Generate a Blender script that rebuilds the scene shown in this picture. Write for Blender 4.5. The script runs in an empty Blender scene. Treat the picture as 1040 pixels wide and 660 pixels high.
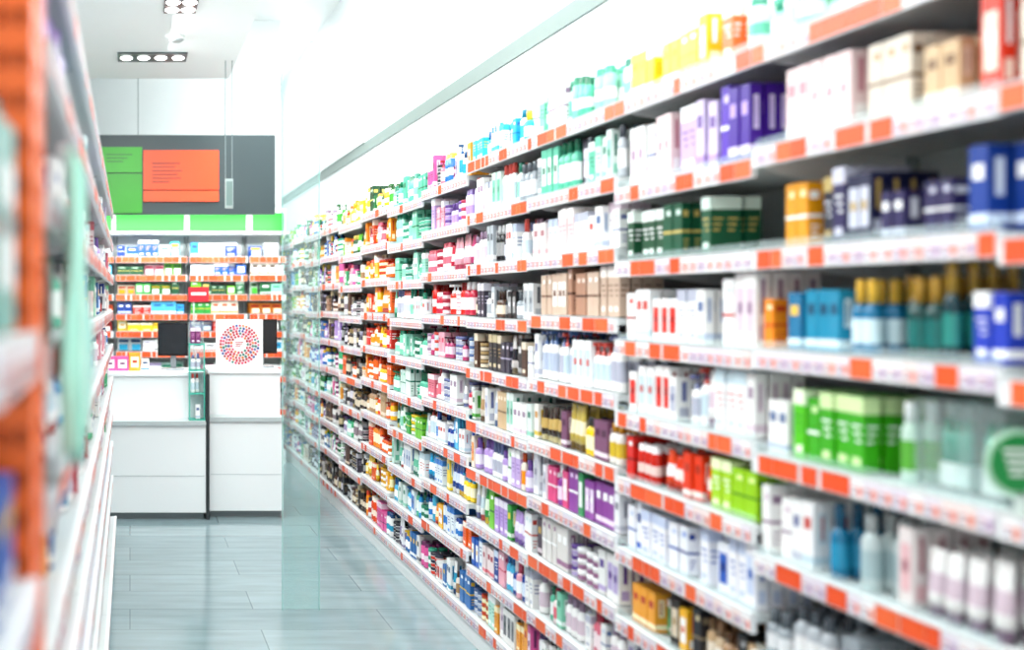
import bpy, math, random
import numpy as np
from mathutils import Vector

# ------------------------------------------------------------------ helpers
def s2l(c):
    return c/12.92 if c <= 0.04045 else ((c+0.055)/1.055)**2.4
def H(h):
    h = h.lstrip('#')
    return tuple(s2l(int(h[i:i+2], 16)/255) for i in (0, 2, 4))

def mat_simple(name, col, rough=0.5, metal=0.0, noise=0.0, nscale=8, emis=None, es=0, spec=0.5):
    m = bpy.data.materials.new(name); m.use_nodes = True
    nt = m.node_tree; b = nt.nodes['Principled BSDF']
    b.inputs['Base Color'].default_value = (*col, 1)
    b.inputs['Roughness'].default_value = rough
    b.inputs['Metallic'].default_value = metal
    b.inputs['Specular IOR Level'].default_value = spec
    if noise > 0:
        tc = nt.nodes.new('ShaderNodeTexCoord'); n = nt.nodes.new('ShaderNodeTexNoise')
        n.inputs['Scale'].default_value = nscale
        nt.links.new(tc.outputs['Object'], n.inputs['Vector'])
        mx = nt.nodes.new('ShaderNodeMix'); mx.data_type = 'RGBA'
        mx.inputs['A'].default_value = (*[c*(1-noise) for c in col], 1)
        mx.inputs['B'].default_value = (*[min(1, c*(1+noise)) for c in col], 1)
        nt.links.new(n.outputs['Fac'], mx.inputs['Factor'])
        nt.links.new(mx.outputs['Result'], b.inputs['Base Color'])
    if emis:
        b.inputs['Emission Color'].default_value = (*emis, 1)
        b.inputs['Emission Strength'].default_value = es
    return m

def mat_attr(name, rough):
    m = bpy.data.materials.new(name); m.use_nodes = True
    nt = m.node_tree; b = nt.nodes['Principled BSDF']
    a = nt.nodes.new('ShaderNodeAttribute'); a.attribute_name = 'Col'
    nt.links.new(a.outputs['Color'], b.inputs['Base Color'])
    b.inputs['Roughness'].default_value = rough
    return m

def mat_glass(name, tint, transp, rough=0.05, diff=(0.8, 0.9, 0.9)):
    m = bpy.data.materials.new(name); m.use_nodes = True
    nt = m.node_tree; nt.nodes.clear()
    o = nt.nodes.new('ShaderNodeOutputMaterial')
    t = nt.nodes.new('ShaderNodeBsdfTransparent'); t.inputs['Color'].default_value = (*tint, 1)
    p = nt.nodes.new('ShaderNodeBsdfPrincipled')
    p.inputs['Base Color'].default_value = (*diff, 1); p.inputs['Roughness'].default_value = rough
    mx = nt.nodes.new('ShaderNodeMixShader'); mx.inputs['Fac'].default_value = 1-transp
    nt.links.new(t.outputs[0], mx.inputs[1]); nt.links.new(p.outputs[0], mx.inputs[2])
    nt.links.new(mx.outputs[0], o.inputs['Surface'])
    return m

M_PRINT = mat_attr('printed_packaging', 0.42)
M_CLEAR = mat_glass('clear_plastic', (0.96, 0.99, 0.99), 0.85, 0.1, H('#dfeeee'))
M_GLOSS = mat_attr('glossy_plastic', 0.22)
MATS = [M_PRINT, M_CLEAR, M_GLOSS]

class MB:
    def __init__(s): s.v = []; s.f = []; s.c = []; s.m = []; s.s = []
    def face(s, idx, col, mat=0, smooth=False):
        s.f.append(idx); s.c.append(col); s.m.append(mat); s.s.append(smooth)
    def box(s, T, a0, a1, b0, b1, h0, h1, col, mat=0):
        n = len(s.v)
        for h in (h0, h1):
            for a, b in ((a0, b0), (a1, b0), (a1, b1), (a0, b1)):
                s.v.append(T(a, b, h))
        for q in ((0, 3, 2, 1), (4, 5, 6, 7), (0, 1, 5, 4), (1, 2, 6, 5), (2, 3, 7, 6), (3, 0, 4, 7)):
            s.face([n+i for i in q], col, mat)
    def quadf(s, T, a0, a1, b, h0, h1, col, mat=0):       # facing front
        n = len(s.v)
        s.v += [T(a0, b, h0), T(a1, b, h0), T(a1, b, h1), T(a0, b, h1)]
        s.face([n, n+1, n+2, n+3], col, mat)
    def quads(s, T, a, b0, b1, h0, h1, col, mat=0):       # facing sideways
        n = len(s.v)
        s.v += [T(a, b0, h0), T(a, b1, h0), T(a, b1, h1), T(a, b0, h1)]
        s.face([n, n+1, n+2, n+3], col, mat)
    def loft(s, T, rings, n=12, mat=0, smooth=True):      # rings: (z, rx, ry, col)
        st = len(s.v)
        for z, rx, ry, c in rings:
            for k in range(n):
                an = 2*math.pi*k/n
                s.v.append(T(rx*math.cos(an), ry*math.sin(an), z))
        for i in range(len(rings)-1):
            for k in range(n):
                k2 = (k+1) % n
                s.face([st+i*n+k, st+i*n+k2, st+(i+1)*n+k2, st+(i+1)*n+k], rings[i][3], mat, smooth)
        e = st+(len(rings)-1)*n
        s.face([e+k for k in range(n)], rings[-1][3], mat)
        s.face([st+k for k in reversed(range(n))], rings[0][3], mat)
    def build(s, name, mats=None, parent=None):
        me = bpy.data.meshes.new(name)
        me.from_pydata(s.v, [], s.f)
        for m in (mats or MATS): me.materials.append(m)
        cnt = np.array([len(f) for f in s.f])
        cols = np.ones((len(s.f), 4), dtype=np.float32); cols[:, :3] = np.array(s.c, dtype=np.float32)
        at = me.color_attributes.new('Col', 'FLOAT_COLOR', 'CORNER')
        at.data.foreach_set('color', np.repeat(cols, cnt, axis=0).ravel())
        me.polygons.foreach_set('material_index', np.array(s.m, dtype=np.int32))
        me.polygons.foreach_set('use_smooth', np.array(s.s, dtype=bool))
        me.update()
        o = bpy.data.objects.new(name, me); bpy.context.collection.objects.link(o)
        if parent: o.parent = parent
        return o

XF = 1.50      # front edge plane of the right-hand shelving
def P_right(u, d, z): return (XF+d, u, z)
XL = -0.12
def P_left(u, d, z): return (XL-d, u, z)
YB = 9.10
def P_back(u, d, z): return (u, YB+d, z)
def P_world(x, y, z): return (x, y, z)

def local(place, uc, dc, z, rot=0.0):
    c, s_ = math.cos(rot), math.sin(rot)
    return lambda a, b, h: place(uc+a*c-b*s_, dc+a*s_+b*c, z+h)

WHITE = H('#f4f4f2'); OFFW = H('#e8e8e6')

# ------------------------------------------------------------------ products
def p_box(mb, T, w, dp, h, c1, c2, c3, style):
    mb.box(T, -w/2, w/2, -dp/2, dp/2, 0, h, c1)
    e = 0.0007
    fb = -dp/2-e
    def wrap(h0, h1, c):
        mb.quadf(T, -w/2, w/2, fb, h0, h1, c)
        mb.quads(T, -w/2-e, -dp/2, dp/2, h0, h1, c)
        mb.quads(T, w/2+e, -dp/2, dp/2, h0, h1, c)
    if style == 0:
        wrap(h*.08, h*.2, c2)
        mb.quadf(T, -w*.3, w*.3, fb, h*.6, h*.78, c3)
        mb.quads(T, -w/2-e, -dp*.2, dp*.2, h*.4, h*.85, c2)
        mb.quads(T, -w/2-2*e, -dp*.1, dp*.02, h*.45, h*.8, c3)
    elif style == 1:
        wrap(h*.78, h, c2)
        for k in range(3):
            mb.quadf(T, -w*.34, w*(.34-.15*k), fb, h*(.6-.1*k), h*(.63-.1*k), c3)
            mb.quads(T, -w/2-e, -dp*.34, dp*(.34-.12*k), h*(.6-.1*k), h*(.63-.1*k), c3)
        mb.quadf(T, -w*.3, w*.3, fb, h*.1, h*.2, c2)
    elif style == 2:
        mb.quadf(T, -w*.36, w*.36, fb, h*.2, h*.8, c2)
        mb.quads(T, -w/2-e, -dp*.3, dp*.3, h*.1, h*.3, c2)
        mb.quadf(T, -w*.2, w*.2, fb-e, h*.45, h*.6, c3)
        mb.quads(T, -w/2-e, -dp*.15, dp*.15, h*.45, h*.9, c3)
    else:
        wrap(h*.44, h*.49, c3)
        mb.quadf(T, -w*.36, w*.1, fb, h*.78, h*.88, c2)
        mb.quads(T, -w/2-e, -dp*.36, dp*.2, h*.74, h*.86, c3)
        for k in range(3):
            mb.quads(T, -w/2-e, -dp*.3, dp*(.3-.1*k), h*(.3-.08*k), h*(.325-.08*k), c3)

def p_bottle(mb, T, w, dp, h, c1, c2, c3, style):
    rx = w/2; ry = min(dp/2, rx) if style % 2 else rx*.8
    cap = c3
    hb = h*(.74 if style < 2 else .66)
    r = [(0, rx*.9, ry*.9, c1), (h*.02, rx, ry, c1), (hb*.22, rx, ry, c2), (hb*.72, rx, ry, c1), (hb*.9, rx*.97, ry*.97, c1),
         (hb, rx*.55, ry*.6, c1), (hb+h*.02, rx*.42, rx*.42, cap), (hb+h*.021, rx*.55, rx*.55, cap), (h*.985, rx*.52, rx*.52, cap), (h, rx*.45, rx*.45, cap)]
    mb.loft(T, r, 12, 2)
def p_pump(mb, T, w, dp, h, c1, c2, c3, style):
    rx = w/2; ry = rx*.85
    r = [(0, rx*.95, ry*.95, c1), (h*.02, rx, ry, c1), (h*.18, rx, ry, c2), (h*.55, rx, ry, c1), (h*.66, rx*.95, ry*.95, c1), (h*.72, rx*.45, rx*.45, c3),
         (h*.8, rx*.42, rx*.42, c3), (h*.81, rx*.16, rx*.16, c3), (h*.92, rx*.16, rx*.16, c3)]
    mb.loft(T, r, 12, 2)
    mb.box(T, -rx*.3, rx*.3, -rx*1.0, rx*.3, h*.92, h, c3, 2)
def p_tube(mb, T, w, dp, h, c1, c2, c3, style):
    rx = w/2; ry = min(rx*.75, .02)
    r = [(0, rx*.7, ry*.85, c3), (h*.16, rx*.72, ry*.87, c3), (h*.165, rx*.86, ry, c1), (h*.35, rx*.9, ry*.9, c2), (h*.65, rx*.95, ry*.55, c1),
         (h*.93, rx, ry*.15, c1), (h, rx, ry*.1, c1)]
    mb.loft(T, r, 12, 2)
def p_jar(mb, T, w, dp, h, c1, c2, c3, style):
    rx = w/2
    hh = min(h, rx*1.6)
    for k in range(max(1, min(3, int(h/hh)))):
        z = k*hh
        mb.loft(T, [(z, rx*.9, rx*.9, c1), (z+hh*.08, rx*.96, rx*.96, c2), (z+hh*.5, rx*.96, rx*.96, c1), (z+hh*.6, rx*.9, rx*.9, c3), (z+hh*.62, rx, rx, c3),
                    (z+hh*.92, rx, rx, c3), (z+hh*.98, rx*.94, rx*.94, c3)], 12, 2)
def p_can(mb, T, w, dp, h, c1, c2, c3, style):
    rx = w/2
    mb.loft(T, [(0, rx*.94, rx*.94, c3), (h*.02, rx, rx, c1), (h*.25, rx, rx, c2), (h*.5, rx, rx, c1), (h*.78, rx, rx, c1), (h*.82, rx*.8, rx*.8, c3), (h*.97, rx*.8, rx*.8, c3), (h, rx*.7, rx*.7, c3)], 12, 2)
def p_clear(mb, T, w, dp, h, c1, c2, c3, style):
    mb.box(T, -w/2, w/2, -dp/2, dp/2, 0, h, WHITE, 1)
    mb.box(T, -w*.36, w*.36, -dp*.1, dp*.3, h*.05, h*.3, c2)
    for k in range(3):
        T2 = lambda a, b, hh, k=k: T(a+(k-1)*w*.25, b, hh+h*.3)
        mb.loft(T2, [(0, w*.1, w*.1, c1), (h*.35, w*.1, w*.1, c3), (h*.36, w*.07, w*.07, c3), (h*.5, w*.06, w*.06, c3)], 8, 2)
def p_pack(mb, T, w, dp, h, c1, c2, c3, style):
    mb.box(T, -w/2, w/2, dp*.3, dp*.34, 0, h, c1)
    mb.box(T, -w*.35, w*.35, -dp*.3, dp*.3, h*.06, h*.5, c2, 2)
    mb.quadf(T, -w*.4, w*.4, dp*.3-.001, h*.62, h*.85, c3)
KIND = dict(box=p_box, bottle=p_bottle, pump=p_pump, tube=p_tube, jar=p_jar, can=p_can, clear=p_clear, pack=p_pack)

def pal(s):
    out = []
    for t in s.split():
        a = t.split(',')
        while len(a) < 3: a.append('f2f2f0')
        out.append(tuple(H(x) for x in a))
    return out

def fill(mb, rng, place, u0, u1, z, P, kinds, h0, h1, w0=.035, w1=.06, rows=3, dep=.34, facings=(1, 1, 2, 2, 3), gap=.003, jit=.008, ws=.8):
    u = u0+.004
    w0 *= ws; w1 *= ws
    while u < u1-w0*.8:
        kind = rng.choice(kinds)
        w = rng.uniform(w0, w1); h = rng.uniform(h0, h1)
        dp = rng.uniform(.024, .045) if kind == 'box' else w
        if kind == 'clear': dp = .09; w = w/ws
        if kind == 'jar': w = max(w, .045); dp = w
        c1, c2, c3 = rng.choice(P); st = rng.randrange(4)
        for i in range(rng.choice(facings)):
            if u+w > u1: break
            dc = .008+dp/2
            rmax = rows+1 if rng.random() > .1 else rows
            if rmax == rows: dc += dp
            for r in range(rmax):
                if dc+dp/2 > dep: break
                T = local(place, u+w/2, dc+rng.uniform(0, jit), z, rng.uniform(-.07, .07))
                KIND[kind](mb, T, w, dp, h, c1, c2, c3, st)
                dc += dp+.005
            u += w+gap
        u += rng.choice([0, 0, 0, .004, .012])

# ------------------------------------------------------------------ shelving
LBL = [H('#f6f4f4'), H('#f3e2de'), H('#eae2ea'), H('#e6dde8')]
LO = [H('#e9551f'), H('#ec6430'), H('#e64e1a')]
def strip_labels(mb, rng, place, u0, u1, z0, z1, dist, po=.42):
    u = u0+.003
    while u < u1-.03:
        if rng.random() < po:
            w = rng.choice([.035, .05, .06, .085]); w = min(w, u1-u-.002)
            mb.quadf(place, u, u+w, dist, z0+.003, z1-.003, rng.choice(LO))
            u += w+rng.choice([.001, .003, .012])
        else:
            for k in range(rng.choice([1, 2, 2, 3])):
                w = min(.036, u1-u-.002)
                if w < .015: break
                mb.quadf(place, u, u+w, dist, z0+.003, z1-.003, rng.choice(LBL))
                mb.quadf(place, u+.003, u+w*.45, dist-.0006, z0+.008, z0+.028, rng.choice([H('#e0857a'), H('#b094b2'), H('#e2836e')]))
                mb.quadf(place, u+w*.55, u+w-.003, dist-.0006, z0+.010, z0+.016, H('#857c92'))
                mb.quadf(place, u+w*.55, u+w-.003, dist-.0006, z0+.022, z0+.028, H('#c08c94'))
                u += w+.002

def shelving(name, place, u0, u1, hs, depth, rng, top=None, back=H('#b4bdbd'), po=.42, riser=False, base_ext=0.0, strip=.044):
    mb = MB()
    top = top or max(hs)+.02
    W = H('#e3e5e5')
    mb.box(place, u0, u1, depth, depth+.02, 0, top, back)
    for uu in (u0, u1-.012):
        mb.box(place, uu, uu+.012, depth-.03, depth, 0, top, H('#9ea6a6'))
    k = .06
    while k < top-.05:
        mb.quadf(place, u0+.003, u0+.008, depth-.0308, k, k+.02, H('#4c5252')); k += .05
    mb.box(place, u0, u1, -base_ext, depth, 0, min(hs)-.035, W)
    for h in hs:
        be = base_ext if h == min(hs) else 0
        mb.box(place, u0+.002, u1-.002, -be, depth, h-.012, h+.008, H('#ccd1d1'))
        mb.box(place, u0+.001, u1-.001, -.012-be, -be, h-strip+.006, h+.010, H('#e6e7e8'))
        mb.box(place, u0+.001, u1-.001, -.015-be, -.012-be, h+.008, h+.011, W)
        strip_labels(mb, rng, place, u0, u1, h-strip+.006, h+.008, -.0135-be, po)
        if h > min(hs):
            for uu in (u0+.004, u1-.008):
                n = len(mb.v)
                for du in (0, .004):
                    mb.v += [place(uu+du, .02, h-.012), place(uu+du, depth, h-.012), place(uu+du, depth, h-.075), place(uu+du, .06, h-.03)]
                mb.face([n, n+1, n+2, n+3], W); mb.face([n+4, n+5, n+6, n+7], W)
                mb.face([n+3, n+2, n+6, n+7], W)
        if riser:
            mb.box(place, u0+.004, u1-.004, -.004, -.001, h+.01, h+.03, WHITE, 1)
    return mb.build(name)

SH = {}
SH['Z'] = [2.1, 1.86, 1.60, 1.36, 1.13, .90, .66, .42, .12]
SH['A'] = [2.1, 1.856, 1.613, 1.378, 1.132, .892, .655, .42, .12]
SH['B'] = [2.1, 1.835, 1.612, 1.374, 1.157, .955, .742, .53, .32, .12]
SH['C'] = [2.1, 1.875, 1.655, 1.44, 1.205, .98, .77, .55, .34, .12]
SH['D'] = [2.1, 1.87, 1.65, 1.42, 1.20, .97, .76, .54, .33, .12]
BW = .667
Y0 = 1.689
DEP = .38

# palettes -----------------------------------------------------------
WHT = pal('f4f4f2,b9bccc,6870a0 f6f5f3,d8c4d0,9a7f98 efeeec,b8c4d8,4f6a9a f5f5f5,c8dce4,c84a40')
MIX = pal('f2f2f0,d23a2a,333344 2b6cb0,ffffff,f2c12e e0569a,f8e4ee,6a2a5a 3aa76d,f2f2f0,1e6a40 f0a02a,fff2c8,c03a1a f4f4f2,2a9ac0,1e4a7a efe6da,a8825a,4a3020 f2f0f4,9a8ab0,5a4a78 ecebe8,6a6a70,2a2a30 b8e2d4,ffffff,3aa080')
MINT = pal('7cccac,e8f6f0,1d7a5a 94d4bc,ffffff,3fa080 58ba9a,f2faf6,0f6a4a cce2d8,6ac0a0,3a8a70 dce8e2,8accb4,2a7a64')
PINK = pal('d86c80,fbe6ea,a8203a e8a4b2,ffffff,c83a5a c02440,f8dce0,ffffff ecdcdc,e06878,a82840 b43a6a,f0d0e0,4a0a2a')
ORNG = pal('f28a0e,fff0c8,d0380a f05e10,fff2e6,981e08 f8b812,ffffff,e0600a e4440e,fce4d0,fff2e0 f4e8d4,f2921a,d04808')
DARK = pal('1a1820,c8b890,8a7a60 2a201e,d8c8b0,a88a5a 363040,e0dce6,b0a8c0 0c0c10,9a9a9a,e0e0e0 523628,e8d8c0,3a241a d8d2ce,2a2a30,7a6a50 e8e6e4,8a7a80,2a2a30')
BLUE = pal('1a5ab8,ffffff,f0c030 2a98d8,e8f6fc,1a4a8a 0e3a90,d8e4f8,ffffff e8f0f5,2a7acc,0e3a88 4ab4dc,ffffff,1a60a0')
GREEN = pal('2a9838,e8f6e0,f2d030 6cc02a,ffffff,1a6a1a 1a6a3a,d8f0dc,ffffff e0ece0,4aa83a,1a6020 0e4a2a,c8e0c8,e0c860')
PALEP = pal('ecd0d0,fbf4f2,c88490 e8dedc,e4b8bc,a87078 f0e4e2,d4a8a8,98606c')
KRAFT = pal('c8a880,efe0cc,7a5a3a d0b898,f6ece0,906a4a b08a66,e8d8c0,5a3a20 dcd0c0,b8946c,7a5a40')
NAVY = pal('10143c,c8ccdc,b89a50 18184a,e8e8f0,8a90b8 080a22,b8a060,e0e0e8 261e50,d0d0e0,ffffff')
GOLDP = pal('e8a408,fff4c8,a86a10 e09408,f8e8b0,ffffff f0b818,fff8e0,b87818')
TEALP = pal('0888ac,e0f4f8,0a4a6a 109cba,ffffff,0a5a78 06709c,d8f0f8,f2c040')
DTEAL = pal('04403e,0c6a66,b88c30 085254,0a7a78,c09840 04343c,2a8a80,b08a30')
LIME = pal('40b80a,e4f8c8,1a8008 50c410,f4ffe0,1f9010 36a80a,d8f0b0,ffffff')
YLIME = pal('98d00a,e8f8a0,4a9008 a8d814,f4fcc8,ffffff')
REDP = pal('d8180c,ffffff,8a100a cc200e,f8d8d0,ffffff')
ORED = pal('ea380a,fff0e8,b82a0a f0460e,ffffff,d8300e')
PURP = pal('5024ae,d8c8f4,ffffff 421892,e4d8f8,b89ae0')
LILA = pal('b898d8,f4eefa,7a54a8 c4a8dc,ffffff,8a66b8 d4c4e4,b090d0,6a4894')
DGRN = pal('0a5034,d8ece0,c8b060 084628,e8f4ec,ffffff')
BEIGE = pal('b89078,efe2d6,6a4634 ac8068,e8d8cc,4a2a20 c8ae9a,f6eee8,7a5848')
LEMON = pal('f4c820,fffbe0,e0a010 f6d040,ffffff,d89a18 ecb810,fff4c0,ffffff f0e8c8,f0c838,e0a020')
CYAN = pal('1aa8dc,ffffff,1068a8 2ac8c8,e8fcfc,f2d030 f4d020,fff8d0,2a9ac8 ecf2f2,3abcd4,1a7a9c')
WBLUE = pal('f2f4fa,2a5ab8,0e2a78 f0f2f8,7a98dc,1a3a90 f4f4fa,c8d3ec,2a5ab0')
WRED = pal('f4f2f0,dc2818,a01008 f4f2f2,d02414,444455')
WGREY = pal('ccd0d4,8a929c,3a4048 dcdede,a4aab0,60666c b4bac0,f0f0f0,4a5058 98a0a6,e8eaec,60676e')
CLR = pal('d84450,f4d8d8,d8303a e08890,f6e0e0,d01a2a 4aa890,e8f4f0,0a8060')
GLS = pal('b4cccc,dcecec,7a8a8c c4d4d4,a8c0c4,b0b8b8')

def grp(name, bay, z, segs, seed, place=P_right):
    mb = MB(); rng = random.Random(seed)
    for (a, b, P, kinds, h0, h1, w0, w1, rows) in segs:
        fill(mb, rng, place, a, b, z+.0125, P, kinds, h0, h1, w0, w1, rows)
    if mb.f: mb.build(name)

B = ['box']
# ---- bay A
a0, a1 = Y0, Y0+BW
A = SH['A']
grp('toiletry_bottles', 'A', A[0], [(a0, 2.0, MINT+WHT, ['bottle', 'box'], .12, .17, .05, .07, 3), (2.0, a1, CYAN[3:]+WHT+MINT, ['can', 'bottle'], .1, .15, .05, .07, 3)], 1)
grp('cosmetics_boxes', 'A', A[1], [(1.70, 1.765, pal('e03010,f8d8c8,ffffff'), B, .17, .18, .05, .055, 2), (1.79, 1.9, KRAFT, B, .09, .14, .04, .055, 3), (1.9, 2.05, KRAFT, B, .1, .16, .04, .05, 3), (2.065, 2.34, PALEP, B, .155, .18, .04, .05, 3)], 2)
grp('perfume_boxes', 'A', A[2], [(1.695, 1.79, BLUE[:1]+BLUE[2:3], B, .15, .17, .04, .05, 3), (1.81, 1.9, NAVY, B, .1, .15, .032, .045, 3), (1.92, 2.0, NAVY+WHT[:1], B, .09, .13, .03, .04, 3), (2.0, 2.18, NAVY, B, .13, .16, .035, .045, 3), (2.19, 2.34, GOLDP, B, .13, .155, .04, .05, 3)], 3)
grp('shampoo_bottles', 'A', A[3], [(1.695, 1.79, pal('1a3ab8,ffffff,f2f2f2 2040c0,e8ecf8,ffffff'), ['box', 'bottle'], .11, .13, .035, .045, 3), (1.81, 1.99, DTEAL, ['bottle', 'bottle', 'pump'], .155, .185, .04, .045, 3), (2.0, 2.085, TEALP, ['box', 'bottle'], .15, .18, .04, .045, 3), (2.09, 2.30, TEALP, B, .09, .15, .04, .06, 3), (2.31, 2.354, ORNG[:1], B, .11, .13, .035, .04, 3)], 4)
grp('bath_product_packs', 'A', A[4], [(1.70, 1.9, CLR, ['clear'], .15, .175, .09, .095, 2), (1.905, 2.01, pal('c4e0d0,5aac3a,f2f6f4 d8ece4,6acc50,ffffff'), ['bottle'], .15, .17, .04, .045, 3), (2.02, 2.25, LIME, ['box', 'box', 'tube'], .14, .16, .045, .065, 3), (2.26, 2.35, WHT, B, .12, .14, .035, .045, 3)], 5)
grp('face_cream_boxes', 'A', A[5], [(1.70, 1.96, PALEP+WHT+WHT, ['box', 'box', 'tube'], .12, .16, .04, .055, 3), (1.97, 2.09, GLS, ['bottle'], .14, .17, .045, .05, 3), (2.10, 2.17, pal('0a7098,2090b8,0a5070'), ['bottle'], .15, .17, .04, .05, 3), (2.175, 2.35, WHT, B, .14, .16, .035, .045, 3)], 6)
grp('lotion_boxes', 'A', A[6], [(1.70, 2.0, WHT+WGREY, B, .12, .17, .04, .055, 3), (2.0, 2.35, WGREY+DARK[2:3], ['box', 'bottle'], .1, .17, .04, .055, 3)], 7)
grp('lotion_boxes', 'A', A[7], [(1.70, 2.35, WHT+BLUE, ['box', 'tube'], .12, .17, .04, .055, 3)], 8)
grp('lotion_boxes', 'A', A[8], [(1.70, 2.35, WGREY+MINT, ['box', 'bottle'], .15, .2, .05, .06, 3)], 9)
# ---- bay B
b0, b1 = a1, a1+BW
Bh = SH['B']
grp('soap_boxes', 'B', Bh[0], [(2.37, 2.46, WHT+MINT, ['can'], .1, .13, .05, .06, 2), (2.47, 2.56, pal('f26a28,fff0e0,ffffff f2f2ee,f26a28,e0401a'), B, .12, .14, .045, .055, 3), (2.57, 3.01, LEMON, B, .11, .16, .045, .065, 3)], 11)
grp('fragrance_boxes', 'B', Bh[1], [(2.40, 2.53, PURP, B, .17, .2, .045, .055, 3), (2.535, 2.74, LILA, B, .16, .19, .04, .05, 3), (2.745, 3.01, PALEP+LILA[2:]+WHT, B, .13, .18, .04, .05, 3)], 12)
grp('herbal_boxes', 'B', Bh[2], [(2.565, 2.62, DGRN, B, .14, .15, .045, .05, 2), (2.70, 3.01, DGRN+DGRN+pal('4a7a68,e0ece8,ffffff'), B, .13, .15, .04, .05, 3)], 13)
grp('medicine_boxes', 'B', Bh[3], [(2.37, 2.58, WHT+WRED[:1], B, .17, .19, .045, .06, 3), (2.585, 3.01, WRED+WHT+WHT, B, .12, .15, .045, .06, 3)], 14)
grp('lotion_bottles', 'B', Bh[4], [(2.38, 2.70, WHT, ['bottle', 'box', 'tube', 'pump'], .13, .165, .04, .05, 3), (2.72, 3.01, WRED+WHT, B, .11, .15, .04, .05, 3)], 15)
grp('sun_cream_boxes', 'B', Bh[5], [(2.37, 2.555, YLIME, B, .11, .135, .05, .06, 3), (2.565, 2.81, ORED, ['box', 'tube'], .1, .13, .04, .05, 3), (2.83, 3.01, REDP, ['box', 'can'], .11, .13, .04, .05, 3)], 16)
grp('medicine_boxes', 'B', Bh[6], [(2.37, 3.01, WBLUE, B, .12, .16, .04, .055, 3)], 17)
grp('assorted_toiletries', 'B', Bh[7], [(2.37, 2.6, DARK+KRAFT, ['box', 'bottle'], .1, .15, .04, .055, 3), (2.6, 2.8, ORNG+WHT+DARK, ['box', 'jar'], .1, .15, .04, .055, 3), (2.8, 3.01, MIX, B, .1, .15, .04, .05, 3)], 18)
grp('assorted_toiletries', 'B', Bh[8], [(2.37, 3.01, MIX+WHT, ['box', 'tube'], .1, .16, .04, .055, 3)], 19)
grp('assorted_toiletries', 'B', Bh[9], [(2.37, 3.01, WHT+MIX, ['box', 'bottle'], .1, .16, .04, .055, 3)], 20)
# ---- bay C
c0, c1 = b1, b1+BW
C = SH['C']
rowsC = [(MINT+WHT[:2], ['bottle', 'box', 'can'], .12, .17), (WGREY+MINT[2:]+DARK[2:3], ['bottle', 'box'], .13, .17), (PALEP+WHT+PINK[3:4], ['box', 'tube'], .11, .16),
         (BEIGE, B, .13, .165), (WHT, ['box', 'pump'], .14, .18), (pal('c8b050,f6ecc8,7a5a10 2e2218,c8a860,e8d8a0 ece8e0,d8b830,c88a18 f0c810,fff8c8,3a3a40 7a4a6a,e8d8e4,4a1a3a'), ['box', 'tube', 'bottle'], .12, .17),
         (pal('2a9050,f0f8f2,f2f2f2 8a3a98,f0dcf4,ffffff ececf0,c0c0cc,7a7a88 f0f0ee,b0d8b8,5aa070 d83a7a,fbe0ec,ffffff'), ['bottle', 'box'], .12, .16), (pal('e8e8e6,b0a0cc,5a3a8a 4a3a48,d0c0c8,c8a860 dcd8d4,98688a,ffffff b89820,fff0b8,785800'), ['box', 'jar'], .11, .16), (WHT+MINT+PINK, ['box', 'bottle'], .11, .16), (MIX, ['box', 'can'], .11, .16)]
for i, (P, k, h0, h1) in enumerate(rowsC):
    grp('skincare_products', 'C', C[i], [(c0+.01, c1, P, k, h0, h1, .038, .055, 3)], 30+i)
# ---- bay D
d0, d1 = c1, c1+BW
D = SH['D']
rowsD = [(CYAN, ['box', 'bottle', 'jar'], .1, .15), (WGREY+WHT+MINT[3:], ['bottle', 'box'], .12, .17), (WGREY+DARK[2:4]+WHT, ['box', 'bottle'], .12, .16),
         (DARK+WGREY, ['box', 'bottle'], .1, .15), (DARK+WHT[:1], ['box', 'tube', 'jar'], .1, .16), (MINT+KRAFT+GREEN[3:4]+WHT, ['box', 'tube'], .12, .16),
         (GREEN[3:]+LILA+ORNG[4:]+WHT, ['bottle', 'box'], .12, .16), (GREEN[:2]+WHT+LILA, ['box', 'tube'], .12, .16), (WHT+PINK+BLUE, ['box', 'bottle'], .11, .16), (MIX+WHT, ['box', 'jar'], .11, .16)]
for i, (P, k, h0, h1) in enumerate(rowsD):
    grp('skincare_products', 'D', D[i], [(d0+.01, d1, P, k, h0, h1, .038, .055, 3)], 50+i)

rs = random.Random(5)
for n, key in enumerate(['A', 'B', 'C', 'D']):
    u = Y0+BW*n
    shelving('shelving_unit', P_right, u, u+BW, SH[key], DEP, rs, riser=(n < 2), po=.42)
for n in (1, 2):
    u = Y0-BW*n
    shelving('shelving_unit', P_right, u, u+BW, SH['Z'], DEP, rs)
    mb = MB(); rng = random.Random(100+n)
    for i, h in enumerate(SH['Z']):
        fill(mb, rng, P_right, u+.005, u+BW-.02, h+.0125, [BEIGE, KRAFT, BLUE, WHT, GREEN, PALEP, PINK, WHT, MIX][i], ['box', 'box', 'bottle'], .1, .17, .04, .06, 2)
    mb.build('assorted_toiletries')

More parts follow.
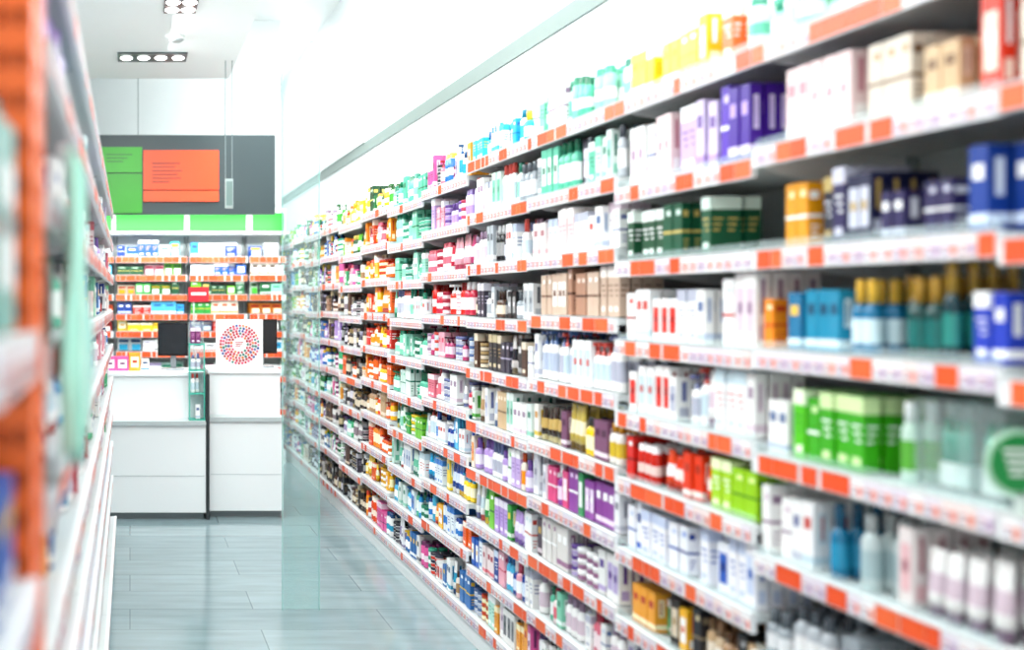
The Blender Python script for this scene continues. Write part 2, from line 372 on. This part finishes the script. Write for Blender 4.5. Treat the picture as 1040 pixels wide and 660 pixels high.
# ---- far bays
themes = [
    [PINK+MIX, PINK+LILA, PINK, REDP+PINK, PINK+WHT, WHT+PINK, BLUE+WHT, BLUE+CYAN, BLUE+ORNG, MIX],
    [MINT, MINT, MINT, MINT+WHT, MINT, MINT, MINT+GREEN, MINT+WHT, MINT+BLUE, MIX],
    [GREEN+LEMON, PINK+ORNG, ORNG, ORNG, ORNG+REDP, ORNG, ORNG+KRAFT, ORNG, ORNG+LEMON, ORNG+MIX],
    [LEMON+ORNG, ORNG+GREEN, PINK+MIX, DARK, DARK+BEIGE, DARK+ORNG, DARK, DARK+MIX, DARK, DARK],
    [GREEN+WHT, BLUE+MIX, WHT+MIX, BEIGE+DARK, LILA+DARK, WHT+MIX, MIX, DARK, GREEN+MIX, DARK],
    [LEMON+MIX, MIX, GREEN+LILA, DARK+MIX, MIX+DARK, BLUE+LILA, GREEN+MIX, MIX, MIX, DARK],
    [GREEN+MIX, GREEN, GREEN+DARK, MIX, DARK+GREEN, MIX, GREEN+WHT, MIX, ORNG+MIX, MIX],
    [GREEN, GREEN+WHT, GREEN+BLUE, GREEN, MIX, MIX+GREEN, GREEN, MIX, MIX, MIX],
    [GREEN, GREEN, GREEN+MINT, GREEN, GREEN+MIX, MIX+GREEN, GREEN, MIX, MIX, MIX],
    [GREEN+MINT, GREEN, GREEN, GREEN+DARK, GREEN, MIX+GREEN, GREEN, MIX, MIX, MIX],
    [GREEN, GREEN, GREEN, GREEN, MIX, MIX+GREEN, GREEN, MIX, MIX, MIX],
]
nb = ['hair_care_products', 'herbal_products', 'vitamin_products', 'hair_dye_products', 'body_care_products', 'dental_products', 'baby_care_products', 'organic_products', 'organic_products', 'tea_products', 'tea_products']
u = Y0+4*BW
for n, th in enumerate(themes):
    w = BW
    off = [0.02, -.01, .015, -.015, 0.01, 0, .02, 0, .01, 0, 0][n]
    hs = [2.03+off-.208*k for k in range(9)]+[.12]
    shelving('shelving_unit', P_right, u, u+w, hs, DEP, rs, po=.14)
    mb = MB(); rng = random.Random(200+n)
    for i, h in enumerate(hs):
        fill(mb, rng, P_right, u+.008, u+w-.004, h+.0125, th[i], ['box', 'box', 'bottle', 'tube', 'can', 'jar', 'pump'], .09, .165, .038, .062, 1 if n > 2 else 2)
    mb.build(nb[n])
    u += w

# green round shelf talker
mb = MB()
T = lambda x, y, z: (1.472+x, 1.63+y, 1.232+z)
def disc(mb, cx, y0, y1, cz, r, col, base, n=28, mat=0):
    st = len(mb.v)
    for yy in (y0, y1):
        for k in range(n):
            a = 2*math.pi*k/n
            mb.v.append(base(cx+r*math.cos(a), yy, cz+r*math.sin(a)))
    mb.face([st+k for k in range(n)], col, mat); mb.face([st+n+k for k in reversed(range(n))], col, mat)
    for k in range(n):
        k2 = (k+1) % n
        mb.face([st+k, st+k2, st+n+k2, st+n+k], col, mat)
disc(mb, 0, 0, .003, 0, .056, H('#b4dcc0'), T)
disc(mb, 0, -.001, 0, 0, .048, H('#1f8a44'), T)
for k in range(4):
    mb.box(T, -.028+.004*k, .028-.006*k, -.002, -.001, .018-.013*k, .024-.013*k, WHITE)
mb.box(T, -.004, .03, 0, .003, -.09, -.05, H('#e8f4ee'))
mb.build('round_shelf_sign')

# ------------------------------------------------------------------ left gondola
LH = [2.06, 1.85, 1.64, 1.43, 1.22, 1.01, .8, .6, .38, .12]
rl = random.Random(77)
u = 1.34
LW = .99
LT = [[WHT+PALEP+MINT, LILA+BLUE, WHT+PINK, PALEP+MINT, BLUE+WHT, WHT+MIX, PALEP+PINK, BLUE+LILA, WHT+DARK, MIX], [PINK+MINT, CYAN+WHT, LILA+WHT, BLUE+MIX, PINK+PALEP, PINK+WHT, WHT+MIX, LILA, WHT, MIX]]
for n in range(5):
    shelving('gondola_shelving', P_left, u, u+LW, LH, .36, rl, po=.45 if n > 1 else .2, base_ext=.02)
    mb = MB(); rng = random.Random(300+n)
    for i, h in enumerate(LH):
        fill(mb, rng, P_left, u+.01, u+LW-.01, h+.0125, LT[n % 2][i], ['box', 'box', 'pack', 'bottle', 'tube'], .09, .155, .045, .08, 2, ws=1, jit=.02)
    mb.build('wellness_products')
    u += LW
def slotted_post(name, x0, x1, y0, y1, z1, pitch=.05):
    mb = MB(); O = H('#fb6a1a'); w = (x1-x0)
    P = P_world
    sw = w*.2
    xs = [x0, x0+w*.2, x0+w*.2+sw, x1-w*.2-sw, x1-w*.2, x1]
    for a, b in ((0, 1), (2, 3), (4, 5)):
        mb.box(P, xs[a], xs[b], y0, y0+.003, 0, z1, O)
    z = 0
    while z < z1-.01:
        for a, b in ((1, 2), (3, 4)):
            mb.box(P, xs[a], xs[b], y0, y0+.003, z, min(z1, z+pitch*.55), O)
        z += pitch
    mb.box(P, x0, x0+.003, y0+.003, y1, 0, z1, O)
    L = y1-y0
    ys = [y0+.003, y0+L*.2, y0+L*.4, y0+L*.6, y0+L*.8, y1]
    for a in (0, 2, 4):
        mb.box(P, x1-.003, x1, ys[a], ys[a+1], 0, z1, O)
    z = 0
    while z < z1-.01:
        for a in (1, 3):
            mb.box(P, x1-.003, x1, ys[a], ys[a+1], z, min(z1, z+pitch*.55), O)
        z += pitch
    mb.box(P, x0, x1, y1-.003, y1, 0, z1, O)
    mb.box(P, x0+.01, x1-.01, y0+.03, y0+.034, 0, z1, H('#b23a0c'))
    mb.box(P, x0-.005, x1+.005, y0-.005, y1+.005, 0, .012, O)
    return mb.build(name)
slotted_post('orange_shelving_post', -.165, -.116, 1.17, 1.33, 2.6)
slotted_post('orange_shelving_post', -.52, -.47, 1.17, 1.33, 2.6)
NH = [2.25, 1.455, 1.165, .85, .5, .12]
shelving('gondola_shelving', P_left, .8, 1.16, NH, .36, rl, po=.0, strip=.05, top=2.5)
mb = MB(); rng = random.Random(401)
fill(mb, rng, P_left, .81, 1.15, NH[1]+.0125, pal('5a9a90,dff0ea,b84a50 7ab0a8,ffffff,1a5a58'), B, .22, .25, .05, .07, 2, ws=1)
fill(mb, rng, P_left, .81, 1.15, NH[2]+.0125, pal('1a4a98,d0e0f4,e0e8f4 0e5ab0,ffffff,f2c030'), B, .12, .15, .05, .07, 2, ws=1)
fill(mb, rng, P_left, .81, 1.15, NH[3]+.0125, GOLDP, B, .2, .24, .06, .08, 2, ws=1)
for k in (4, 5):
    fill(mb, rng, P_left, .81, 1.15, NH[k]+.0125, WHT+MINT, B, .15, .2, .05, .07, 2, ws=1)
mb.build('health_product_boxes')

# mint plastic bags hanging in bunches
mb = MB(); rng = random.Random(9)
for k in range(4):
    yc = 1.40+k*.10; top_z = 1.72-.015*k+rng.uniform(-.02, .02); bot = 1.30+rng.uniform(-.06, .06)+.02*k
    hw = .040+rng.uniform(-.006, .01)
    nu, nv = 16, 22
    st = len(mb.v); c = [H('#b4f0dc'), H('#98e4cc'), H('#c0f4e4'), H('#a0e8dc')][k]
    for j in range(nv+1):
        t = j/nv; z = top_z+(bot-top_z)*t
        wd = hw*(.3+.7*min(1, t*2.5))*(1-.2*max(0, t-.7))
        for i in range(nu):
            a = 2*math.pi*i/nu
            rad = 1+.3*math.sin(4*a+k+5*t)+.15*math.sin(11*t+2*a)
            mb.v.append((-.083+.012*math.cos(a)*rad*(.4+.6*min(1, t*3))+.004*math.sin(6*t+k), yc+wd*math.sin(a)*rad+.012*math.sin(5*t+k), z+.012*math.sin(3*a)*t))
    for j in range(nv):
        for i in range(nu):
            i2 = (i+1) % nu
            mb.face([st+j*nu+i, st+j*nu+i2, st+(j+1)*nu+i2, st+(j+1)*nu+i], c, 2, True)
    mb.face([st+nv*nu+i for i in range(nu)], c, 2)
    mb.box(P_world, -.103, -.076, yc-.003, yc+.003, top_z-.01, top_z+.004, H('#c8cccc'), 2)
mb.build('hanging_mint_bags')

# ------------------------------------------------------------------ back wall shelves
BH = [1.905, 1.735, 1.555, 1.375, 1.215, 1.03, .8, .5, .12]
rb = random.Random(31)
secs = [(-1.5, -.83), (-.81, -.15), (-.13, .53), (.55, 1.085), (1.105, 1.44)]
BT = [BLUE+CYAN, PINK+LILA+GREEN, ORNG+GREEN, BLUE+REDP, ORNG+LEMON, MIX, MIX, WHT, WHT]
BT2 = [BLUE, GREEN+BLUE, GREEN, GREEN+ORNG, BLUE+REDP, MIX, MIX, WHT, WHT]
BT3 = [BLUE+WHT, MIX, MINT+GREEN, ORNG+BLUE, MIX, MIX, WHT, WHT, WHT]
for n, (x0, x1) in enumerate(secs):
    shelving('pharmacy_wall_shelving', P_back, x0, x1, BH, .34, rb, top=2.12, po=.99, back=H('#e6eaea'), strip=.055)
    mb = MB(); rng = random.Random(500+n)
    th = (BT, BT2, BT, BT2, BT3)[n]
    for i, h in enumerate(BH):
        top = .12 if h < 1.8 else .15
        fill(mb, rng, P_back, x0+.01, x1-.01, h+.0125, th[i], ['box', 'box', 'box', 'pack'], .07, top, .06, .12, 2, ws=1)
    mb.build('boxed_medicines')
mb = MB()
mb.box(P_world, -1.5, 1.44, 9.1, 9.46, 2.12, 2.36, H('#eef0ef'))
G = H('#14b424')
for x0, x1 in ((-1.45, -.85), (-.78, -.17), (-.13, .50), (.55, 1.07), (1.13, 1.42)):
    mb.box(P_world, x0, x1, 9.07, 9.085, 2.15, 2.315, G)
    mb.box(P_world, x0-.008, x1+.008, 9.085, 9.1, 2.142, 2.323, H('#e9efe9'))
mb.build('green_header_sign')
mb = MB()
mb.box(P_world, -2.2, 1.254, 8.5, 8.55, 2.25, 2.936, H('#28373a'))
mb.box(P_world, -.9, .105, 8.485, 8.5, 2.26, 2.60, H('#2c9412'))
mb.box(P_world, -.9, .105, 8.485, 8.5, 2.61, 2.83, H('#309c12'))
mb.box(P_world, .115, .765, 8.47, 8.5, 2.46, 2.80, H('#e84606'))
mb.box(P_world, .115, .765, 8.475, 8.5, 2.36, 2.452, H('#e04a10'))
for k in range(6):
    mb.box(P_world, .19, .19+[.24, .2, .26, .22, .25, .15][k], 8.468, 8.47, 2.68-.032*k, 2.694-.032*k, H('#8c2a0c'))
for k in range(3):
    mb.box(P_world, -.2, .02-.04*k, 8.483, 8.485, 2.76-.03*k, 2.77-.03*k, H('#1c6a10'))
for x in (-1.6, .07, .82):
    mb.box(P_world, x-.004, x+.004, 8.52, 8.528, 2.936, 4.2, H('#8a9494'))
mb.build('suspended_fascia_sign')
mb = MB()
mb.box(P_world, .765, .771, 7.4, 7.406, 2.42, 3.31, H('#6a7676'))
mb.box(P_world, .715, .721, 7.4, 7.406, 2.42, 3.31, H('#6a7676'))
mb.box(P_world, .715, .775, 7.385, 7.42, 2.2, 2.42, H('#94a09e'))
mb.box(P_world, .722, .768, 7.380, 7.385, 2.22, 2.40, H('#5f736f'))
mb.build('hanging_queue_display')

# ------------------------------------------------------------------ counter
def counter(name, x0, x1, yf, top, ledge):
    mb = MB(); W = H('#eceeee')
    mb.box(P_world, x0+.01, x1-.01, yf+.05, yf+.55, 0, .05, H('#7e888a'))
    mb.box(P_world, x0, x1, yf, yf+.6, .05, ledge-.03, W)
    mb.box(P_world, x0, x1, yf-.02, yf+.35, ledge-.03, ledge, H('#b4bcbc'))
    mb.box(P_world, x0, x1, yf+.13, yf+.20, ledge, top-.025, H('#f2f4f4'))
    mb.box(P_world, x0, x0+.03, yf+.20, yf+.6, ledge, top-.025, W)
    mb.box(P_world, x1-.03, x1, yf+.20, yf+.6, ledge, top-.025, W)
    mb.box(P_world, x0, x1, yf+.11, yf+.62, top-.025, top, H('#f0f2f2'))
    mb.box(P_world, x0+.01, x1-.01, yf-.002, yf, .30, .304, H('#b4bcbc'))
    return mb.build(name)
counter('pharmacy_counter', -.6, .52, 6.76, 1.005, .68)
counter('pharmacy_counter', .55, 1.06, 6.82, 1.02, .70)
mb = MB(); mb.box(P_world, .525, .543, 6.78, 7.36, 0, 1.0, H('#24282a')); mb.box(P_world, .5235, .5465, 6.765, 6.78, 0, 1.0, H('#24282a')); mb.build('counter_gap_strip')  # near-black strip filling the narrow gap between the two counters

def monitor(name, cx, cy, z, w, h, rot):
    mb = MB(); K = H('#121416')
    c, s_ = math.cos(rot), math.sin(rot)
    T = lambda x, y, zz: (cx+x*c-y*s_, cy+x*s_+y*c, z+zz)
    mb.box(T, -w/2, w/2, 0, .025, .10, .10+h, K, 2)
    mb.box(T, -w/2+.012, w/2-.012, -.001, 0, .115, .10+h-.012, H('#202428'), 2)
    mb.box(T, -w*.35, w*.35, .025, .05, .14, .06+h, K)
    mb.box(T, -.02, .02, .03, .05, .01, .2, H('#8a9094'), 2)
    mb.loft(T, [(0, .09, .07, H('#9aa0a4')), (.012, .085, .065, H('#9aa0a4'))], 20, 2)
    return mb.build(name)
monitor('computer_monitor', .31, 7.12, 1.006, .22, .24, -.15)
monitor('computer_monitor', .96, 7.15, 1.021, .22, .25, .1)

# round-pattern display board
mb = MB(); rng = random.Random(12)
bx, bz, by = .775, 1.195, 6.97
mb.box(P_world, bx-.165, bx+.165, by, by+.02, 1.021, 1.372, H('#f8f8f8'))
mb.box(P_world, bx-.15, bx+.15, by+.02, by+.1, 1.021, 1.03, H('#e8e8e8'))
Tw = P_world
cols = [H(x) for x in ('#b0081e', '#c81e4a', '#a00418', '#d84870', '#1a4a94', '#d8781a', '#c01030', '#d86888', '#1a7a6a', '#c01a3a')]
for ring, r in enumerate([.058, .077, .096, .115, .134]):
    n = int(2*math.pi*r/.023)
    for k in range(n):
        a = 2*math.pi*k/n+ring*.3
        disc(mb, bx+r*math.cos(a), by-.003, by, bz+r*math.sin(a), .0085+.0015*rng.random(), rng.choice(cols), Tw, 8)
for k in range(3):
    mb.box(P_world, bx-.028, bx+.028-.01*k, by-.002, by, bz+.012-.014*k, bz+.018-.014*k, H('#b0081e'))
mb.build('round_pattern_display_board')

# acrylic display stand on the counter ledge
mb = MB(); E = H('#3cae98')
x0, x1, y0, y1 = .405, .515, 6.765, 6.865
T = P_world
for z in (.681, .86, 1.02, 1.20):
    mb.box(T, x0, x1, y0, y1, z, z+.010, E, 2)
for xx in (x0, x1-.008):
    mb.box(T, xx, xx+.008, y0, y1, .681, 1.2, WHITE, 1)
    mb.box(T, xx, xx+.008, y0-.003, y0, .681, 1.2, E, 2)
mb.box(T, x0, x1, y1-.004, y1, .681, 1.36, WHITE, 1)
rng = random.Random(3)
for z, P in ((.692, MINT+WHT), (.871, WHT+PINK), (1.031, GREEN+WHT), (1.211, pal('7a2a68,f4dcec,d890c0 d880a8,ffffff,7a2a68'))):
    fill(mb, rng, lambda a, b, h: (a, y0+.002+b, h), x0+.010, x1-.008, z+.001, P, ['box', 'bottle'], .09, .135, .025, .034, 1, dep=.09, ws=1)
mb.build('acrylic_display_stand')

mb = MB(); rng = random.Random(4)
fill(mb, rng, lambda a, b, h: (a, 6.98+b, h), -.5, .17, 1.006, MIX+WHT, ['box', 'box', 'jar'], .05, .13, .05, .09, 2, ws=1)
mb.build('counter_medicine_boxes')
mb = MB()
T = lambda x, y, z: (.47+x, 7.25+y, 1.006+z)
mb.box(T, -.005, .005, 0, .01, .0, .32, H('#c0c8c8')); mb.box(T, -.04, .04, -.02, .04, 0, .008, H('#c0c8c8'))
mb.box(T, -.04, .11, -.004, 0, .49, .60, H('#c8182a')); mb.box(T, -.005, .005, 0, .01, .3, .52, H('#c0c8c8'))
mb.box(T, -.02, .09, -.006, -.004, .54, .56, WHITE)
mb.build('red_counter_sign')

# ------------------------------------------------------------------ glass panel
M_GLASS = mat_glass('green_tinted_glass', (0.90, 0.98, 0.97), 0.9, 0.03, H('#dff4f2'))
M_EDGE = mat_glass('glass_edge', (0.75, 0.93, 0.9), 0.6, 0.1, H('#b4dcd6'))
def obox(name, x0, x1, y0, y1, z0, z1, mat, parent=None):
    me = bpy.data.meshes.new(name)
    v = [(x, y, z) for z in (z0, z1) for x, y in ((x0, y0), (x1, y0), (x1, y1), (x0, y1))]
    me.from_pydata(v, [], [(0, 3, 2, 1), (4, 5, 6, 7), (0, 1, 5, 4), (1, 2, 6, 5), (2, 3, 7, 6), (3, 0, 4, 7)])
    me.materials.append(mat)
    o = bpy.data.objects.new(name, me); bpy.context.collection.objects.link(o)
    if parent: o.parent = parent
    return o
gp = bpy.data.objects.new('glass_screen_panel', None); bpy.context.collection.objects.link(gp)
obox('pane', .742, .918, 4.78, 4.79, .004, 2.76, M_GLASS, gp)
obox('edge_1', .739, .742, 4.778, 4.792, .0, 2.76, M_EDGE, gp)
obox('edge_2', .918, .921, 4.778, 4.792, .0, 2.76, M_EDGE, gp)

# ------------------------------------------------------------------ room
mw = mat_simple('white_wall_paint', (.78, .81, .81), .6, noise=.02)
mc = mat_simple('ceiling_paint', (.84, .86, .86), .7, noise=.01)
mband = mat_simple('grey_green_band', H('#76847f'), .5, noise=.03)
mf = bpy.data.materials.new('grey_plank_tile'); mf.use_nodes = True
nt = mf.node_tree; b = nt.nodes['Principled BSDF']
tc = nt.nodes.new('ShaderNodeTexCoord')
br = nt.nodes.new('ShaderNodeTexBrick')
br.inputs['Scale'].default_value = 1
br.inputs['Brick Width'].default_value = 1.2; br.inputs['Row Height'].default_value = .3
br.inputs['Mortar Size'].default_value = .003; br.inputs['Mortar Smooth'].default_value = .3
br.inputs['Color1'].default_value = (*H('#7a8c90'), 1); br.inputs['Color2'].default_value = (*H('#87989b'), 1)
br.inputs['Mortar'].default_value = (*H('#617174'), 1)
nt.links.new(tc.outputs['Object'], br.inputs['Vector'])
mp = nt.nodes.new('ShaderNodeMapping'); mp.inputs['Scale'].default_value = (1.2, 7, 1)
nz = nt.nodes.new('ShaderNodeTexNoise'); nz.inputs['Scale'].default_value = 2.2; nz.inputs['Detail'].default_value = 6
nt.links.new(tc.outputs['Object'], mp.inputs['Vector']); nt.links.new(mp.outputs[0], nz.inputs['Vector'])
rp = nt.nodes.new('ShaderNodeMapRange'); rp.inputs['To Min'].default_value = .72; rp.inputs['To Max'].default_value = 1.28
nt.links.new(nz.outputs['Fac'], rp.inputs['Value'])
mx = nt.nodes.new('ShaderNodeVectorMath'); mx.operation = 'SCALE'
nt.links.new(br.outputs['Color'], mx.inputs[0]); nt.links.new(rp.outputs[0], mx.inputs['Scale'])
nt.links.new(mx.outputs[0], b.inputs['Base Color'])
b.inputs['Roughness'].default_value = .12
b.inputs['Specular IOR Level'].default_value = .8
obox('floor', -4, 2.1, -1.5, 12.4, -.05, 0, mf)
obox('wall_right', 1.905, 2.05, -1.5, 12.4, 0, 4.2, mw)
obox('wall_left', -4.1, -4, -1.5, 9.6, 0, 4.2, mw)
obox('wall_back', -4, 1.45, 9.47, 9.6, 0, 4.2, mw)
obox('wall_back_alcove', 1.40, 2.05, 12.3, 12.4, 0, 4.2, mw)
obox('ceiling', -4, 2.05, -1.5, 12.4, 4.2, 4.3, mc)
obox('ceiling_soffit', -4, .80, -1.5, 8.0, 3.31, 4.2, mc)
obox('trim_1', 1.895, 1.905, -1.5, 12.3, 2.70, 2.785, mband)
obox('wall_pilaster', 1.885, 1.905, 7.95, 12.3, 2.785, 4.2, mw)

mbl = mat_simple('lamp_bulb', (1, 1, 1), .3, emis=(1, 1, .98), es=10)
mfr = mat_simple('lamp_housing', H('#4d5a5c'), .35, .6)
def downlight(name, x0, x1, y0, y1, z, nx, ny):
    root = bpy.data.objects.new(name, None); bpy.context.collection.objects.link(root)
    obox('frame', x0, x1, y0, y1, z-.012, z-.001, mfr, root)
    for i in range(nx):
        for j in range(ny):
            cx = x0+(i+.5)*(x1-x0)/nx; cy = y0+(j+.5)*(y1-y0)/ny
            mb = MB(); r = .045
            mb.loft(lambda a, b_, h: (cx+a, cy+b_, z-.022+h), [(0, r*.7, r*.7, WHITE), (.009, r, r, WHITE)], 20)
            mb.build('bulb_%d' % (i*ny+j+1), [mbl, mbl, mbl], root)
downlight('recessed_downlight', -.09, .42, 7.15, 7.40, 3.31, 4, 1)
downlight('recessed_downlight', .21, .41, 5.85, 6.15, 3.31, 2, 2)
downlight('recessed_downlight', .0, .5, 4.0, 4.25, 3.31, 4, 1)
downlight('recessed_downlight', .0, .5, 2.0, 2.25, 3.31, 4, 1)
mb = MB(); mb.loft(lambda a, b_, h: (.32+a, 6.72+b_, 3.27+h), [(0, .03, .03, H('#9aa2a2')), (.015, .05, .05, OFFW), (.04, .055, .055, OFFW)], 20); mb.build('smoke_detector')

# ------------------------------------------------------------------ lights
def area(name, loc, tgt, sx, sy, power, col=(1, 1, 1)):
    l = bpy.data.lights.new(name, 'AREA'); l.shape = 'RECTANGLE'; l.size = sx; l.size_y = sy; l.energy = power; l.color = col
    o = bpy.data.objects.new(name, l); bpy.context.collection.objects.link(o)
    o.location = loc
    o.rotation_euler = (Vector(tgt)-Vector(loc)).to_track_quat('-Z', 'Y').to_euler()
    return o
CC = (.95, 1, 1)
for k, (y, p) in enumerate(((0.6, 36), (2.6, 56), (4.6, 78), (6.6, 92))):
    area('aisle_light', (.1, y, 3.25), (.9, y, 1.0), 1.0, 1.4, p, CC)
    area('wall_wash_light', (1.2, y+.6, 4.1), (1.5, y+.6, 0), .5, 1.5, [8, 14, 26, 46][k], CC)
for y, p in ((1.0, 30), (2.2, 36), (4.4, 36)):
    area('gondola_fill_light', (1.1, y, 3.7), (-.12, y+.3, 1.4), .5, 1.2, p, CC)  # unseen fill lamps added to brighten the left gondola and mint bags
area('alcove_light', (1.6, 10.6, 4.1), (1.6, 10.6, 0), .4, 2, 60, CC)
area('counter_light', (.5, 7.6, 3.9), (.5, 8.6, 1.2), 1.6, .6, 110, CC)
area('back_shelf_fill_light', (.3, 8.62, 2.24), (.3, 9.2, 1.45), 2.2, .08, 26, CC)  # fill added under the fascia to lift the dim back shelves, no fixture there
area('back_light', (-1.5, 4, 3.25), (-1.5, 4, 0), 2, 5, 100, CC)

w = bpy.data.worlds.new('World'); bpy.context.scene.world = w; w.use_nodes = True
w.node_tree.nodes['Background'].inputs['Color'].default_value = (.93, .98, 1, 1)
w.node_tree.nodes['Background'].inputs['Strength'].default_value = 1.55

sc = bpy.context.scene
sc.view_settings.view_transform = 'Standard'
sc.view_settings.look = 'None'
sc.view_settings.exposure = 0.0

cam = bpy.data.cameras.new('camera'); co = bpy.data.objects.new('camera', cam); bpy.context.collection.objects.link(co)
co.location = (0, 0, 1.5); co.rotation_euler = (math.radians(90), 0, 0)
cam.sensor_width = 36; cam.lens = 36*1000/1040
cam.shift_x = (520-132)/1040; cam.shift_y = -24/1040
cam.clip_start = .05
cam.dof.use_dof = True; cam.dof.focus_distance = 5.2; cam.dof.aperture_fstop = 1.25
sc.camera = co
